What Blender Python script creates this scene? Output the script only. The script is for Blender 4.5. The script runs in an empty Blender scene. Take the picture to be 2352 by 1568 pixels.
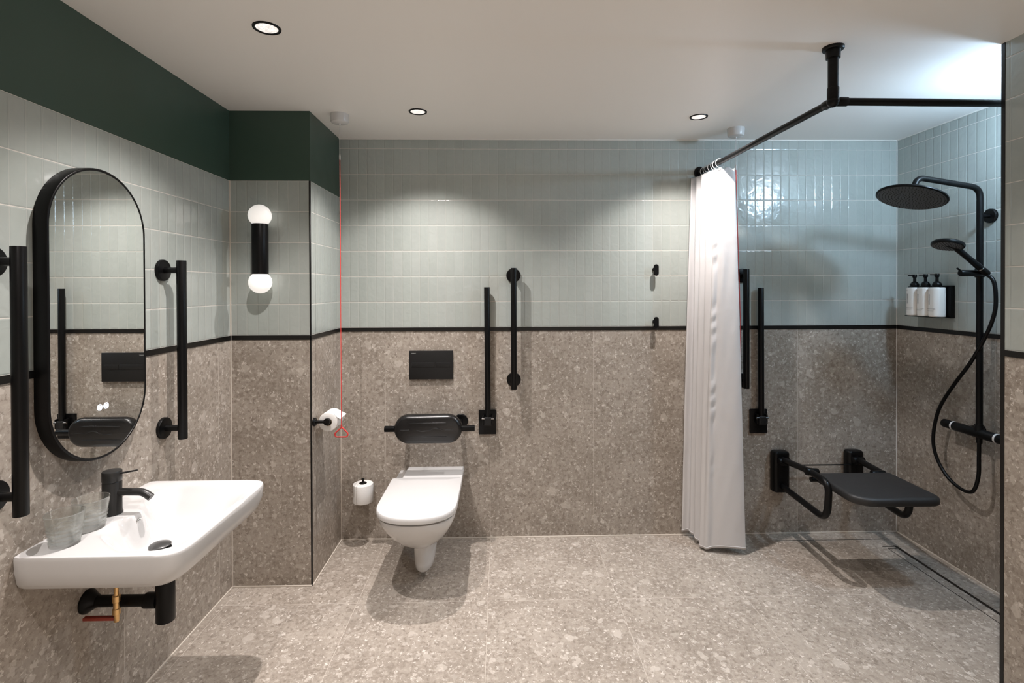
import bpy, bmesh, math, random
from mathutils import Vector, Matrix
random.seed(7)
PI = math.pi
SC = bpy.context.scene
COL = SC.collection

# ---------------------------------------------------------------- room dimensions (metres)
XL, YN, XN, YB, XR, XP, YP = -1.300, 2.500, -0.916, 2.954, 2.331, 1.781, 1.777
ZC, ZT0, ZT1, ZG, YF = 2.300, 1.196, 1.218, 1.964, -0.95

# ---------------------------------------------------------------- node helpers
class NT:
    def __init__(s, name):
        s.m = bpy.data.materials.new(name); s.m.use_nodes = True
        s.t = s.m.node_tree; s.t.nodes.clear()
        s.out = s.n('ShaderNodeOutputMaterial')
    def n(s, typ, **kw):
        x = s.t.nodes.new(typ)
        for k, v in kw.items(): setattr(x, k, v)
        return x
    def l(s, a, b): s.t.links.new(a, b)
    def put(s, sock, v):
        if hasattr(v, 'is_linked') or isinstance(v, bpy.types.NodeSocket): s.l(v, sock)
        else: sock.default_value = v
    def math(s, op, a, b=None, c=None, clamp=False):
        x = s.n('ShaderNodeMath', operation=op); x.use_clamp = clamp
        s.put(x.inputs[0], a)
        if b is not None: s.put(x.inputs[1], b)
        if c is not None: s.put(x.inputs[2], c)
        return x.outputs[0]
    def smooth(s, v, a, b, lo=0.0, hi=1.0):
        if a > b: a, b, lo, hi = b, a, hi, lo
        x = s.n('ShaderNodeMapRange', interpolation_type='SMOOTHSTEP')
        s.put(x.inputs[0], v); x.inputs[1].default_value = a; x.inputs[2].default_value = b
        x.inputs[3].default_value = lo; x.inputs[4].default_value = hi
        return x.outputs[0]
    def mix(s, f, a, b, mode='MIX'):
        x = s.n('ShaderNodeMix', data_type='RGBA', blend_type=mode)
        s.put(x.inputs[0], f); s.put(x.inputs[6], a); s.put(x.inputs[7], b)
        return x.outputs[2]
    def comb(s, x, y, z=0.0):
        c = s.n('ShaderNodeCombineXYZ'); s.put(c.inputs[0], x); s.put(c.inputs[1], y); s.put(c.inputs[2], z)
        return c.outputs[0]
    def vadd(s, a, b, op='ADD'):
        x = s.n('ShaderNodeVectorMath', operation=op); s.put(x.inputs[0], a); s.put(x.inputs[1], b)
        return x.outputs[0]
    def scale(s, vec, k):
        x = s.n('ShaderNodeVectorMath', operation='SCALE'); s.l(vec, x.inputs[0]); s.put(x.inputs['Scale'], k)
        return x.outputs[0]
    def noise(s, vec, scale, detail=2.0, rough=0.5, dist=0.0, dim='2D'):
        x = s.n('ShaderNodeTexNoise', noise_dimensions=dim); s.l(vec, x.inputs['Vector'])
        x.inputs['Scale'].default_value = scale; x.inputs['Detail'].default_value = detail
        x.inputs['Roughness'].default_value = rough; x.inputs['Distortion'].default_value = dist
        return x
    def voro(s, vec, scale, feature='F1', rnd=1.0):
        x = s.n('ShaderNodeTexVoronoi', feature=feature, voronoi_dimensions='2D'); s.l(vec, x.inputs['Vector'])
        x.inputs['Scale'].default_value = scale; x.inputs['Randomness'].default_value = rnd
        return x
    def bump(s, h, dist=1.0, strength=1.0):
        x = s.n('ShaderNodeBump'); s.l(h, x.inputs['Height'])
        x.inputs['Distance'].default_value = dist; x.inputs['Strength'].default_value = strength
        return x.outputs[0]
    def bsdf(s, color, rough, metal=0.0, spec=0.5, normal=None, **kw):
        b = s.n('ShaderNodeBsdfPrincipled')
        s.put(b.inputs['Base Color'], color); s.put(b.inputs['Roughness'], rough)
        b.inputs['Metallic'].default_value = metal; b.inputs['Specular IOR Level'].default_value = spec
        if normal is not None: s.l(normal, b.inputs['Normal'])
        for k, v in kw.items(): s.put(b.inputs[k], v)
        s.l(b.outputs[0], s.out.inputs[0])
        return b
    def uv(s):
        x = s.n('ShaderNodeUVMap'); x.uv_map = 'UVMap'; return x.outputs[0]
    def sep(s, v):
        x = s.n('ShaderNodeSeparateXYZ'); s.l(v, x.inputs[0]); return x.outputs

def C(r, g, b): return (r, g, b, 1.0)
def srgb(r, g, b):
    f = lambda c: (c/255/12.92) if c/255 <= .04045 else ((c/255+.055)/1.055)**2.4
    return (f(r), f(g), f(b), 1.0)

def plain(name, color, rough=0.5, metal=0.0, spec=0.5, bump=None, **kw):
    t = NT(name); nrm = None
    tc = t.n('ShaderNodeTexCoord').outputs['Object']
    if bump:
        nz = t.noise(tc, bump[0], 2.0, dim='3D')
        nrm = t.bump(nz.outputs[0], bump[1])
    nv = t.noise(tc, 9.0, 1.0, dim='3D')
    r = t.math('MULTIPLY_ADD', nv.outputs[0], 0.10, rough-0.05)
    t.bsdf(color, r, metal, spec, nrm, **kw)
    return t.m

def stone_material(name, su, sv, gain=1.0, rough=0.42):
    """Ceppo-like slab: pale rounded clasts and flecks in a taupe matrix, cut at every slab joint."""
    t = NT(name); uv = t.uv(); u, v, _ = t.sep(uv)
    iu = t.math('FLOOR', t.math('DIVIDE', u, su)); iv = t.math('FLOOR', t.math('DIVIDE', v, sv))
    fu = t.math('SUBTRACT', u, t.math('MULTIPLY', iu, su)); fv = t.math('SUBTRACT', v, t.math('MULTIPLY', iv, sv))
    wn = t.n('ShaderNodeTexWhiteNoise', noise_dimensions='2D'); t.l(t.comb(iu, iv), wn.inputs[0])
    p = t.vadd(t.comb(u, v), t.scale(wn.outputs['Color'], 37.0))
    wob = t.noise(p, 20.0, 2.0)
    q = t.vadd(p, t.scale(wob.outputs['Color'], 0.050))          # strongly warped: big clasts
    q2 = t.vadd(p, t.scale(wob.outputs['Color'], 0.016))         # lightly warped: small ones
    g = gain
    dark = C(.205*g, .172*g, .141*g); mid = C(.335*g, .292*g, .247*g); lite = C(.425*g, .378*g, .328*g); pale = C(.58*g, .53*g, .475*g)
    big = t.noise(p, 4.0, 4.0, 0.62)
    c = t.mix(t.smooth(big.outputs[0], 0.35, 0.66), t.mix(0.35, mid, dark), t.mix(0.35, mid, lite))
    mott = t.noise(q2, 55.0, 4.0, 0.70)
    c = t.mix(t.smooth(mott.outputs[0], 0.47, 0.33, 0.0, 0.80), c, dark)
    c = t.mix(t.smooth(mott.outputs[0], 0.52, 0.68, 0.0, 0.80), c, lite)
    def clasts(c, vec, scale, share, r0, r1, amt, pick):
        ve = t.voro(vec, scale); rr, rg, rb = t.sep(ve.outputs['Color'])
        rad = t.math('MULTIPLY_ADD', rg, r1-r0, r0)
        mask = t.smooth(t.math('SUBTRACT', rad, ve.outputs['Distance']), 0.0, 0.05)
        mask = t.math('MULTIPLY', mask, t.math('LESS_THAN', rr, share))
        return t.mix(t.math('MULTIPLY', mask, amt), c, pick(rb, ve.outputs['Distance'], rad))
    wob3 = t.noise(p, 90.0, 1.0)
    q3 = t.vadd(q2, t.scale(wob3.outputs['Color'], 0.020))       # ragged: shards
    c = clasts(c, q, 6.5, 0.13, .22, .36, .50, lambda r, d, rad: t.mix(t.smooth(t.math('SUBTRACT', rad, d), 0.04, 0.10), lite, t.mix(r, mid, t.mix(.5, mid, lite))))
    c = clasts(c, q, 15.0, 0.16, .18, .40, .55, lambda r, d, rad: t.mix(r, mid, pale))
    c = clasts(c, q3, 32.0, 0.40, .16, .44, .55, lambda r, d, rad: t.mix(t.smooth(r, .1, 1.0), dark, pale))
    c = clasts(c, q3, 80.0, 0.40, .12, .46, .60, lambda r, d, rad: t.mix(r, mid, C(.78*g, .73*g, .67*g)))
    # slab joints
    du = t.math('MINIMUM', fu, t.math('SUBTRACT', su, fu)); dv = t.math('MINIMUM', fv, t.math('SUBTRACT', sv, fv))
    d = t.math('MINIMUM', du, dv)
    c = t.mix(t.smooth(d, 0.0015, 0.0008, 0.0, 0.75), c, C(.60, .54, .48))
    ro = t.math('MULTIPLY_ADD', mott.outputs[0], 0.2, rough-0.1)
    t.bsdf(c, ro, 0.0, 0.40, t.bump(t.math('MULTIPLY', t.smooth(d, 0.0006, 0.0022), 0.0006)))
    return t.m

def tile_material(name, tw=0.050, th=0.1463):
    """Stacked hand-glazed finger tiles: every tile a little tilted and rippled, pale joints."""
    t = NT(name); uv = t.uv(); u, v0, _ = t.sep(uv)
    v = t.math('SUBTRACT', v0, ZT1 - 10*th)
    iu = t.math('FLOOR', t.math('DIVIDE', u, tw)); iv = t.math('FLOOR', t.math('DIVIDE', v, th))
    fu = t.math('SUBTRACT', u, t.math('MULTIPLY', iu, tw)); fv = t.math('SUBTRACT', v, t.math('MULTIPLY', iv, th))
    wn = t.n('ShaderNodeTexWhiteNoise', noise_dimensions='2D'); t.l(t.comb(iu, iv), wn.inputs[0])
    ra, rb, rc = t.sep(wn.outputs['Color'])
    du = t.math('MINIMUM', fu, t.math('SUBTRACT', tw, fu)); dv = t.math('MINIMUM', fv, t.math('SUBTRACT', th, fv))
    d = t.math('MINIMUM', du, dv)
    grout = t.smooth(d, 0.0016, 0.0009)
    pil = t.math('MULTIPLY', t.smooth(d, 0.0008, 0.0055), 0.0007)
    cu = t.math('SUBTRACT', t.math('DIVIDE', fu, tw), 0.5); cv = t.math('SUBTRACT', t.math('DIVIDE', fv, th), 0.5)
    tilt = t.math('ADD', t.math('MULTIPLY', t.math('MULTIPLY', t.math('SUBTRACT', ra, 0.5), cu), 0.0010),
                  t.math('MULTIPLY', t.math('MULTIPLY', t.math('SUBTRACT', rb, 0.5), cv), 0.0026))
    offv = t.n('ShaderNodeVectorMath', operation='SCALE'); t.l(wn.outputs['Color'], offv.inputs[0]); offv.inputs['Scale'].default_value = 23.0
    p = t.vadd(t.comb(u, v), offv.outputs[0])
    rip = t.noise(p, 26.0, 1.5, 0.5, 0.4)
    rip2 = t.noise(p, 75.0, 1.0)
    h = t.math('ADD', t.math('ADD', pil, tilt), t.math('ADD', t.math('MULTIPLY', rip.outputs[0], 0.0011), t.math('MULTIPLY', rip2.outputs[0], 0.00016)))
    tone = t.math('MULTIPLY_ADD', rc, 0.07, 0.965)
    base = t.mix(ra, C(.372, .408, .382), C(.392, .422, .399))
    mul = t.n('ShaderNodeVectorMath', operation='SCALE'); t.l(base, mul.inputs[0]); t.l(tone, mul.inputs['Scale'])
    c = t.mix(t.smooth(rip.outputs[0], 0.35, 0.7, 0.0, 0.15), mul.outputs[0], C(.46, .49, .46))
    groutc = t.mix(t.smooth(dv, 0.0020, 0.0010), C(.40, .42, .39), C(.66, .63, .58))
    c = t.mix(grout, c, groutc)
    ro = t.mix(grout, C(.13, .13, .13), C(.8, .8, .8))
    t.bsdf(c, ro, 0.0, 0.5, t.bump(h))
    return t.m

def emit(name, color, strength, rough=0.3, pattern=None):
    t = NT(name)
    b = t.bsdf(C(.85, .83, .80), rough)
    b.inputs['Emission Color'].default_value = color
    if pattern:
        tc = t.n('ShaderNodeTexCoord').outputs['Object']
        ve = t.voro(tc, pattern, 'F1'); r, _, _ = t.sep(ve.outputs['Color'])
        t.put(b.inputs['Emission Strength'], t.math('MULTIPLY_ADD', r, strength*0.7, strength*0.65))
    else: b.inputs['Emission Strength'].default_value = strength
    return t.m

def fabric_material():
    t = NT('curtain_fabric')
    tc = t.n('ShaderNodeTexCoord').outputs['Object']
    x, y, z = t.sep(tc)
    w = t.noise(t.comb(t.math('MULTIPLY', x, 0.8), t.math('MULTIPLY', y, 0.8), z), 16.0, 2.0, 0.5, dim='3D')
    nrm = t.bump(w.outputs[0], 0.0012)
    d = t.n('ShaderNodeBsdfDiffuse'); d.inputs[0].default_value = C(.84, .825, .825); t.l(nrm, d.inputs['Normal'])
    tr = t.n('ShaderNodeBsdfTranslucent'); tr.inputs[0].default_value = C(.86, .845, .845); t.l(nrm, tr.inputs['Normal'])
    gl = t.n('ShaderNodeBsdfGlossy'); gl.inputs['Roughness'].default_value = 0.45; gl.inputs[0].default_value = C(.8, .8, .8); t.l(nrm, gl.inputs['Normal'])
    m1 = t.n('ShaderNodeMixShader'); m1.inputs[0].default_value = 0.32; t.l(d.outputs[0], m1.inputs[1]); t.l(tr.outputs[0], m1.inputs[2])
    m2 = t.n('ShaderNodeMixShader'); m2.inputs[0].default_value = 0.06; t.l(m1.outputs[0], m2.inputs[1]); t.l(gl.outputs[0], m2.inputs[2])
    t.l(m2.outputs[0], t.out.inputs[0]); return t.m

def glass_material():
    t = NT('clear_glass')
    tr = t.n('ShaderNodeBsdfTransparent'); tr.inputs[0].default_value = C(.97, .98, .975)
    gl = t.n('ShaderNodeBsdfGlass'); gl.inputs['Roughness'].default_value = 0.0; gl.inputs['IOR'].default_value = 1.45; gl.inputs[0].default_value = C(.97, .985, .98)
    m = t.n('ShaderNodeMixShader'); m.inputs[0].default_value = 0.55; t.l(tr.outputs[0], m.inputs[1]); t.l(gl.outputs[0], m.inputs[2])
    t.l(m.outputs[0], t.out.inputs[0]); return t.m

M = {}
M['stone_wall'] = stone_material('stone_wall_slab', 0.60, 1.40, 1.0, 0.42)
M['stone_floor'] = stone_material('stone_floor_slab', 0.60, 0.60, 1.05, 0.50)
M['tile'] = tile_material('glazed_finger_tile')
M['green'] = plain('dark_green_paint', C(.044, .078, .060), 0.40, spec=0.4)
M['white_paint'] = plain('white_ceiling_paint', C(.90, .885, .86), 0.45, spec=0.35)
M['black'] = plain('satin_black_metal', C(.0035, .0035, .0037), 0.34, spec=0.20)
M['black_pad'] = plain('black_moulded_foam', C(.007, .007, .0075), 0.26, spec=0.5, bump=(260, .0001))
M['spray'] = plain('grey_spray_plate', C(.055, .055, .056), 0.40, spec=0.4)
M['charcoal'] = plain('charcoal_metal', C(.022, .0215, .021), 0.34, spec=0.4)
M['black_seat'] = plain('black_matt_plastic', C(.016, .016, .0165), 0.50, spec=0.5, bump=(400, .0001))
M['black_glass'] = plain('charcoal_plate', C(.0125, .0125, .0127), 0.42, spec=0.25)
M['trim_black'] = plain('black_trim', C(.006, .0055, .005), 0.35, spec=0.4)
M['silicone'] = plain('pale_silicone', C(.66, .60, .53), 0.5)
M['silicone_white'] = plain('white_silicone', C(.78, .76, .72), 0.5)
M['ceramic'] = plain('white_ceramic', C(.61, .605, .60), 0.10, spec=0.55)
M['plastic_white'] = plain('white_plastic', C(.62, .615, .61), 0.25, spec=0.5)
M['paper'] = plain('toilet_paper', C(.83, .82, .80), 0.9, spec=0.1, bump=(160, .0008))
M['card'] = plain('cardboard_core', C(.45, .36, .27), 0.9, spec=0.1)
M['chrome'] = plain('chrome', C(.78, .78, .78), 0.12, metal=1.0)
M['dark_chrome'] = plain('gunmetal', C(.20, .195, .19), 0.25, metal=1.0)
M['grey_plug'] = plain('dark_grey_dome', C(.10, .10, .10), 0.30, metal=0.6)
M['brass'] = plain('brass', C(.70, .45, .20), 0.30, metal=1.0)
M['red'] = plain('red_cord', C(.62, .045, .04), 0.5)
M['red_dark'] = plain('red_lever', C(.32, .05, .03), 0.45)
M['dispenser'] = plain('white_bottle', C(.80, .775, .74), 0.35)
M['ink'] = plain('grey_print', C(.30, .29, .28), 0.6)
M['ink_pale'] = plain('pale_print', C(.42, .43, .42), 0.5)
M['nozzle'] = plain('grey_rubber', C(.022, .022, .022), 0.6)
M['mirror'] = plain('mirror_silver', C(.86, .875, .86), 0.0, metal=1.0)
M['globe'] = emit('opal_globe', C(1.0, .95, .90), .60, 0.35)
M['touch'] = emit('touch_light', C(.70, .84, 1.0), 3.2, 0.3)
M['lens'] = emit('lamp_lens', C(1.0, .95, .90), .75, 0.15, pattern=240.0)
M['lens_cool'] = emit('cool_lamp_diffuser', C(.74, .87, 1.0), 22.0)
for k_ in ('globe', 'touch', 'lens'): M[k_].cycles.emission_sampling = 'NONE'
M['glass'] = glass_material()
M['curtain'] = fabric_material()
mm = M['mirror'].node_tree
for nd in mm.nodes:
    if nd.type == 'BSDF_PRINCIPLED':
        for lk in list(nd.inputs['Roughness'].links): mm.links.remove(lk)
        nd.inputs['Roughness'].default_value = 0.0

# ---------------------------------------------------------------- mesh builder
def frame_for(d):
    d = Vector(d).normalized()
    a = Vector((0, 0, 1)) if abs(d.z) < 0.9 else Vector((1, 0, 0))
    x = a.cross(d).normalized(); y = d.cross(x).normalized()
    return x, y, d

class MB:
    def __init__(s): s.bm = bmesh.new()
    def loft(s, rings, cap0=True, cap1=True, closed=False):
        vs = [[s.bm.verts.new(Vector(p)) for p in r] for r in rings]
        n = len(vs[0]); L = len(vs)
        for i in range(L if closed else L-1):
            a, b = vs[i], vs[(i+1) % L]
            for k in range(n):
                k2 = (k+1) % n
                try: s.bm.faces.new((a[k], a[k2], b[k2], b[k]))
                except ValueError: pass
        if not closed:
            for cap, r in ((cap0, vs[0]), (cap1, vs[-1])):
                if cap and n > 2:
                    try: s.bm.faces.new(r)
                    except ValueError: pass
        return s
    def box(s, c0, c1, bev=0.0, seg=2):
        b = bmesh.new(); bmesh.ops.create_cube(b, size=1.0)
        c0, c1 = Vector(c0), Vector(c1); sz = c1-c0; ce = (c0+c1)/2
        for v in b.verts: v.co = Vector((v.co.x*sz.x, v.co.y*sz.y, v.co.z*sz.z))+ce
        if bev > 0: bmesh.ops.bevel(b, geom=b.edges[:], offset=bev, segments=seg, profile=0.5, affect='EDGES')
        s.merge(b); return s
    def merge(s, b):
        me = bpy.data.meshes.new('t'); b.to_mesh(me); b.free(); s.bm.from_mesh(me); bpy.data.meshes.remove(me)
    def lathe(s, prof, o=(0, 0, 0), axis=(0, 0, 1), seg=32, cap0=True, cap1=True):
        """prof: (radius, distance along axis)"""
        x, y, d = frame_for(axis); o = Vector(o)
        rings = [[o + d*h + (x*math.cos(2*PI*k/seg)+y*math.sin(2*PI*k/seg))*max(r, 1e-5) for k in range(seg)] for r, h in prof]
        return s.loft(rings, cap0, cap1)
    def cyl(s, p0, p1, r, r1=None, seg=24, bev=0.0):
        p0, p1 = Vector(p0), Vector(p1); L = (p1-p0).length; r1 = r if r1 is None else r1
        pr = [(r, 0), (r1, L)] if bev <= 0 else [(r-bev, 0), (r-bev*.3, bev*.3), (r, bev), (r1, L-bev), (r1-bev*.3, L-bev*.3), (r1-bev, L)]
        return s.lathe(pr, p0, p1-p0, seg)
    def sphere(s, c, r, seg=32, sz=1.0):
        n = 16
        return s.lathe([(r*math.sin(PI*i/n), -r*sz*math.cos(PI*i/n)) for i in range(n+1)], c, (0, 0, 1), seg, False, False)
    def tube(s, pts, r, seg=14, closed=False, cap=True):
        pts = [Vector(p) for p in pts]; n = len(pts)
        rs = r if isinstance(r, (list, tuple)) else [r]*n
        tang = []
        for i in range(n):
            if closed: t = pts[(i+1) % n]-pts[i-1]
            else: t = pts[min(i+1, n-1)]-pts[max(i-1, 0)]
            tang.append(t.normalized())
        x, y, _ = frame_for(tang[0]); rings = []
        for i in range(n):
            t = tang[i]; x = (x - t*x.dot(t)).normalized(); y = t.cross(x)
            rings.append([pts[i]+(x*math.cos(2*PI*k/seg)+y*math.sin(2*PI*k/seg))*rs[i] for k in range(seg)])
        return s.loft(rings, cap, cap, closed)
    def grid(s, f, nu, nv):
        vs = [[s.bm.verts.new(Vector(f(i/(nu-1), j/(nv-1)))) for j in range(nv)] for i in range(nu)]
        for i in range(nu-1):
            for j in range(nv-1): s.bm.faces.new((vs[i][j], vs[i+1][j], vs[i+1][j+1], vs[i][j+1]))
        return vs
    def build(s, name, mat, parent=None, ang=38, weld=True, subsurf=0):
        bm = s.bm
        if weld: bmesh.ops.remove_doubles(bm, verts=bm.verts[:], dist=1e-5)
        bmesh.ops.dissolve_degenerate(bm, dist=1e-7, edges=bm.edges[:])
        bmesh.ops.recalc_face_normals(bm, faces=bm.faces[:])
        root = parent
        while root is not None and root.parent is not None: root = root.parent
        off = Vector(root.location) if root is not None else Vector((0, 0, 0))
        for v in bm.verts: v.co -= off
        lim = math.radians(ang)
        for f in bm.faces: f.smooth = True
        for e in bm.edges:
            if len(e.link_faces) == 2 and e.calc_face_angle(0) > lim: e.smooth = False
        me = bpy.data.meshes.new(name); bm.to_mesh(me); bm.free()
        o = bpy.data.objects.new(name, me); COL.objects.link(o)
        me.materials.append(mat)
        if parent is not None: o.parent = parent
        if subsurf:
            md = o.modifiers.new('subsurf', 'SUBSURF'); md.levels = subsurf; md.render_levels = subsurf
        return o

def tag(o, label=None, cat=None, group=None, kind=None):
    if label: o['label'] = label
    if cat: o['category'] = cat
    if group: o['group'] = group
    if kind: o['kind'] = kind
    return o
def thing(name, loc, label, cat, group=None):
    o = bpy.data.objects.new(name, None); o.empty_display_size = 0.05; COL.objects.link(o); o.location = loc
    return tag(o, label, cat, group)
def dup(root, delta, label=None):
    """a copy of a thing with copies of its parts and sub-parts"""
    r = root.copy(); COL.objects.link(r); r.location = Vector(root.location)+Vector(delta)
    if label: r['label'] = label
    for ch in list(root.children):
        c = ch.copy(); COL.objects.link(c); c.parent = r
        if c.type == 'LIGHT': pass
        for g in list(ch.children):
            d = g.copy(); COL.objects.link(d); d.parent = c
    return r
def fillet(pts, rad, n=7):
    """round the corners of a polyline"""
    pts = [Vector(p) for p in pts]; out = [pts[0]]
    for i in range(1, len(pts)-1):
        p, a, b = pts[i], pts[i-1], pts[i+1]
        r = rad[i-1] if isinstance(rad, (list, tuple)) else rad
        da, db = (a-p), (b-p); r = min(r, da.length*.49, db.length*.49)
        A, B = p+da.normalized()*r, p+db.normalized()*r
        for k in range(n+1):
            t = k/n; out.append(A*(1-t)**2 + p*2*t*(1-t) + B*t*t)
    out.append(pts[-1]); return out
def rrect(w, h, r, n=6):
    """outline of a rounded rectangle, counter-clockwise, centred"""
    r = min(r, w/2, h/2); o = []
    for cx, cy, a0 in ((w/2-r, h/2-r, 0), (-w/2+r, h/2-r, PI/2), (-w/2+r, -h/2+r, PI), (w/2-r, -h/2+r, 3*PI/2)):
        for k in range(n+1):
            a = a0+k/n*PI/2; o.append((cx+r*math.cos(a), cy+r*math.sin(a)))
    return o
def sst(x, a, b):
    t = min(1, max(0, (x-a)/(b-a))); return t*t*(3-2*t)

# ---------------------------------------------------------------- the setting
def flat_wall(name, a, b, outn, bands, u0, label, thick=0.10):
    """wall face from a to b (plan), split in horizontal bands; the slab thickens away from the room"""
    bm = bmesh.new(); uvl = bm.loops.layers.uv.new('UVMap'); mats = []
    A, B = Vector((a[0], a[1], 0)), Vector((b[0], b[1], 0)); L = (B-A).length; n = Vector((outn[0], outn[1], 0))
    def quad(ps, uvs, mi):
        f = bm.faces.new([bm.verts.new(p) for p in ps]); f.material_index = mi
        for lp, q in zip(f.loops, uvs): lp[uvl].uv = q
    gm = any(b[2] == 'green' for b in bands)
    for z0, z1, mat in bands:
        # under the green band the five rows of tiles end exactly at the paint
        k = (5*.1463)/(ZG-ZT1) if gm and mat == 'tile' else 1.0
        t0, t1 = ZT1+(z0-ZT1)*k, ZT1+(z1-ZT1)*k
        if mat not in mats: mats.append(mat)
        mi = mats.index(mat); Z0, Z1 = Vector((0, 0, z0)), Vector((0, 0, z1))
        quad([A+Z0, B+Z0, B+Z1, A+Z1], [(u0, t0), (u0+L, t0), (u0+L, t1), (u0, t1)], mi)
        O = n*thick
        quad([A+O+Z0, B+O+Z0, B+O+Z1, A+O+Z1], [(u0, t0), (u0+L, t0), (u0+L, t1), (u0, t1)], mi)
    me = bpy.data.meshes.new(name); bm.to_mesh(me); bm.free()
    for m in mats: me.materials.append(M[m])
    o = bpy.data.objects.new(name, me); COL.objects.link(o)
    return tag(o, label, 'wall', None, 'structure')
LOW = (0.0, 1.207, 'stone_wall')
full = [LOW, (1.207, ZC, 'tile')]
green = [LOW, (1.207, ZG, 'tile'), (ZG, ZC, 'green')]
# joints of the slabs fall on multiples of 0.60 of the wall's u coordinate
flat_wall('wall_left', (XL, YF), (XL, YN), (-1, 0), green, YF-2.39+3.0, 'left wall with mirror and washbasin, green paint above pale tiles and stone')
flat_wall('wall_niche', (XL, YN), (XN, YN), (0, 1), green, 0.02, 'narrow wall behind the two-globe lamp, green band above tiles and stone')
flat_wall('wall_niche_side', (XN, YN), (XN, YB), (-1, 0), green, 0.05, 'short side wall holding the toilet roll, green band on top')
flat_wall('wall_back', (XN, YB), (XR, YB), (0, 1), full, XN+0.66+1.2, 'back wall behind the toilet, grey-green finger tiles over taupe stone')
flat_wall('wall_shower', (XR, YB), (XR, YP), (1, 0), full, 0.0, 'shower side wall with the black shower column')
flat_wall('wall_right', (XP, YP), (XP, YF), (1, 0), full, 0.02, 'near right wall edge with black corner profile', 0.05)
flat_wall('wall_right_end', (XR+.05, YP), (XP, YP), (0, -1), full, 0.03, 'end face of the near right wall, turned to the shower', 0.05)
flat_wall('wall_front', (XP, YF), (XL, YF), (0, -1), [(0, ZC, 'white_paint')], 0, 'plain wall opposite the toilet wall')

def slab(name, x0, x1, y0, y1, z, zo, mat, u0, v0, label, cat):
    bm = bmesh.new(); uvl = bm.loops.layers.uv.new('UVMap')
    for zz in (z, zo):
        vs = [bm.verts.new((x, y, zz)) for x, y in ((x0, y0), (x1, y0), (x1, y1), (x0, y1))]
        f = bm.faces.new(vs)
        for lp in f.loops: lp[uvl].uv = (lp.vert.co.x+u0, lp.vert.co.y+v0)
    me = bpy.data.meshes.new(name); bm.to_mesh(me); bm.free(); me.materials.append(M[mat])
    o = bpy.data.objects.new(name, me); COL.objects.link(o); return tag(o, label, cat, None, 'structure')
slab('floor', XL-.05, XR+.05, YF-.05, YB+.05, 0, -.08, 'stone_floor', 0.66+2.4, -2.354+3.6, 'taupe stone slab floor with pale clasts', 'floor')
slab('ceiling', XL-.05, XR+.05, YF-.05, YB+.05, ZC, ZC+.08, 'white_paint', 0, 0, 'white ceiling with recessed spotlights', 'ceiling')

def strip(name, c0, c1, mat, label, bev=0.0006):
    o = MB().box(c0, c1, bev, 1).build(name, M[mat]); return tag(o, label, 'trim', None, 'structure')
T = 0.0035
strip('trim_1', (XL-.002, YF, ZT0), (XL+T, YN, ZT1), 'trim_black', 'black strip between tiles and stone on the left wall')
strip('trim_2', (XL, YN-T, ZT0), (XN+T, YN+.002, ZT1), 'trim_black', 'black strip below the two-globe lamp')
strip('trim_3', (XN-.002, YN-T, ZT0), (XN+T, YB, ZT1), 'trim_black', 'black strip on the short wall above the toilet roll')
strip('trim_4', (XN, YB-T, ZT0), (XR, YB+.002, ZT1), 'trim_black', 'black strip along the back wall')
strip('trim_5', (XR-T, YP, ZT0), (XR+.002, YB, ZT1), 'trim_black', 'black strip below the soap dispensers')
strip('trim_6', (XP-T, YF, ZT0), (XP+.002, YP, ZT1), 'trim_black', 'black strip on the near right wall')
strip('trim_7', (XN-.0055, YN-.002, 0), (XN+.002, YN+.0055, ZG), 'trim_black', 'black upright profile on the corner left of the toilet')
strip('trim_8', (XP-.002, YP-.012, 0), (XP+.012, YP+.002, ZC), 'trim_black', 'black upright profile on the near right wall corner')
strip('trim_9', (XL, YN-.005, 0), (XL+.005, YN, ZG), 'silicone', 'pale joint in the corner beside the two-globe lamp')
strip('trim_10', (XN, YB-.004, 0), (XN+.004, YB, ZG), 'silicone', 'pale joint in the corner left of the toilet')
strip('trim_11', (XR-.004, YB-.004, 0), (XR, YB, ZC), 'silicone_white', 'pale joint in the shower corner')
strip('trim_12', (XN, YB-.005, ZC-.006), (XR, YB, ZC), 'silicone_white', 'white joint between back wall and ceiling')
strip('trim_13', (XR-.005, YP, ZC-.006), (XR, YB, ZC), 'silicone_white', 'white joint between shower wall and ceiling')
strip('baseboard_left', (XL, YF, 0), (XL+.006, YN, .006), 'silicone', 'pale joint at the foot of the left wall')
strip('baseboard_niche', (XL, YN-.006, 0), (XN, YN, .006), 'silicone', 'pale joint at the foot of the lamp wall')
strip('baseboard_niche_side', (XN, YN, 0), (XN+.006, YB, .006), 'silicone', 'pale joint at the foot of the short side wall')
strip('baseboard_back', (XN, YB-.006, 0), (XR, YB, .006), 'silicone', 'pale joint at the foot of the back wall')
strip('baseboard_shower', (XR-.006, YP, 0), (XR, YB, .006), 'silicone', 'pale joint at the foot of the shower wall')
strip('trim_14', (1.56, 2.866, 0), (2.26, 2.869, .0012), 'trim_black', 'thin dark joint on the floor along the back of the shower', 0)

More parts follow.
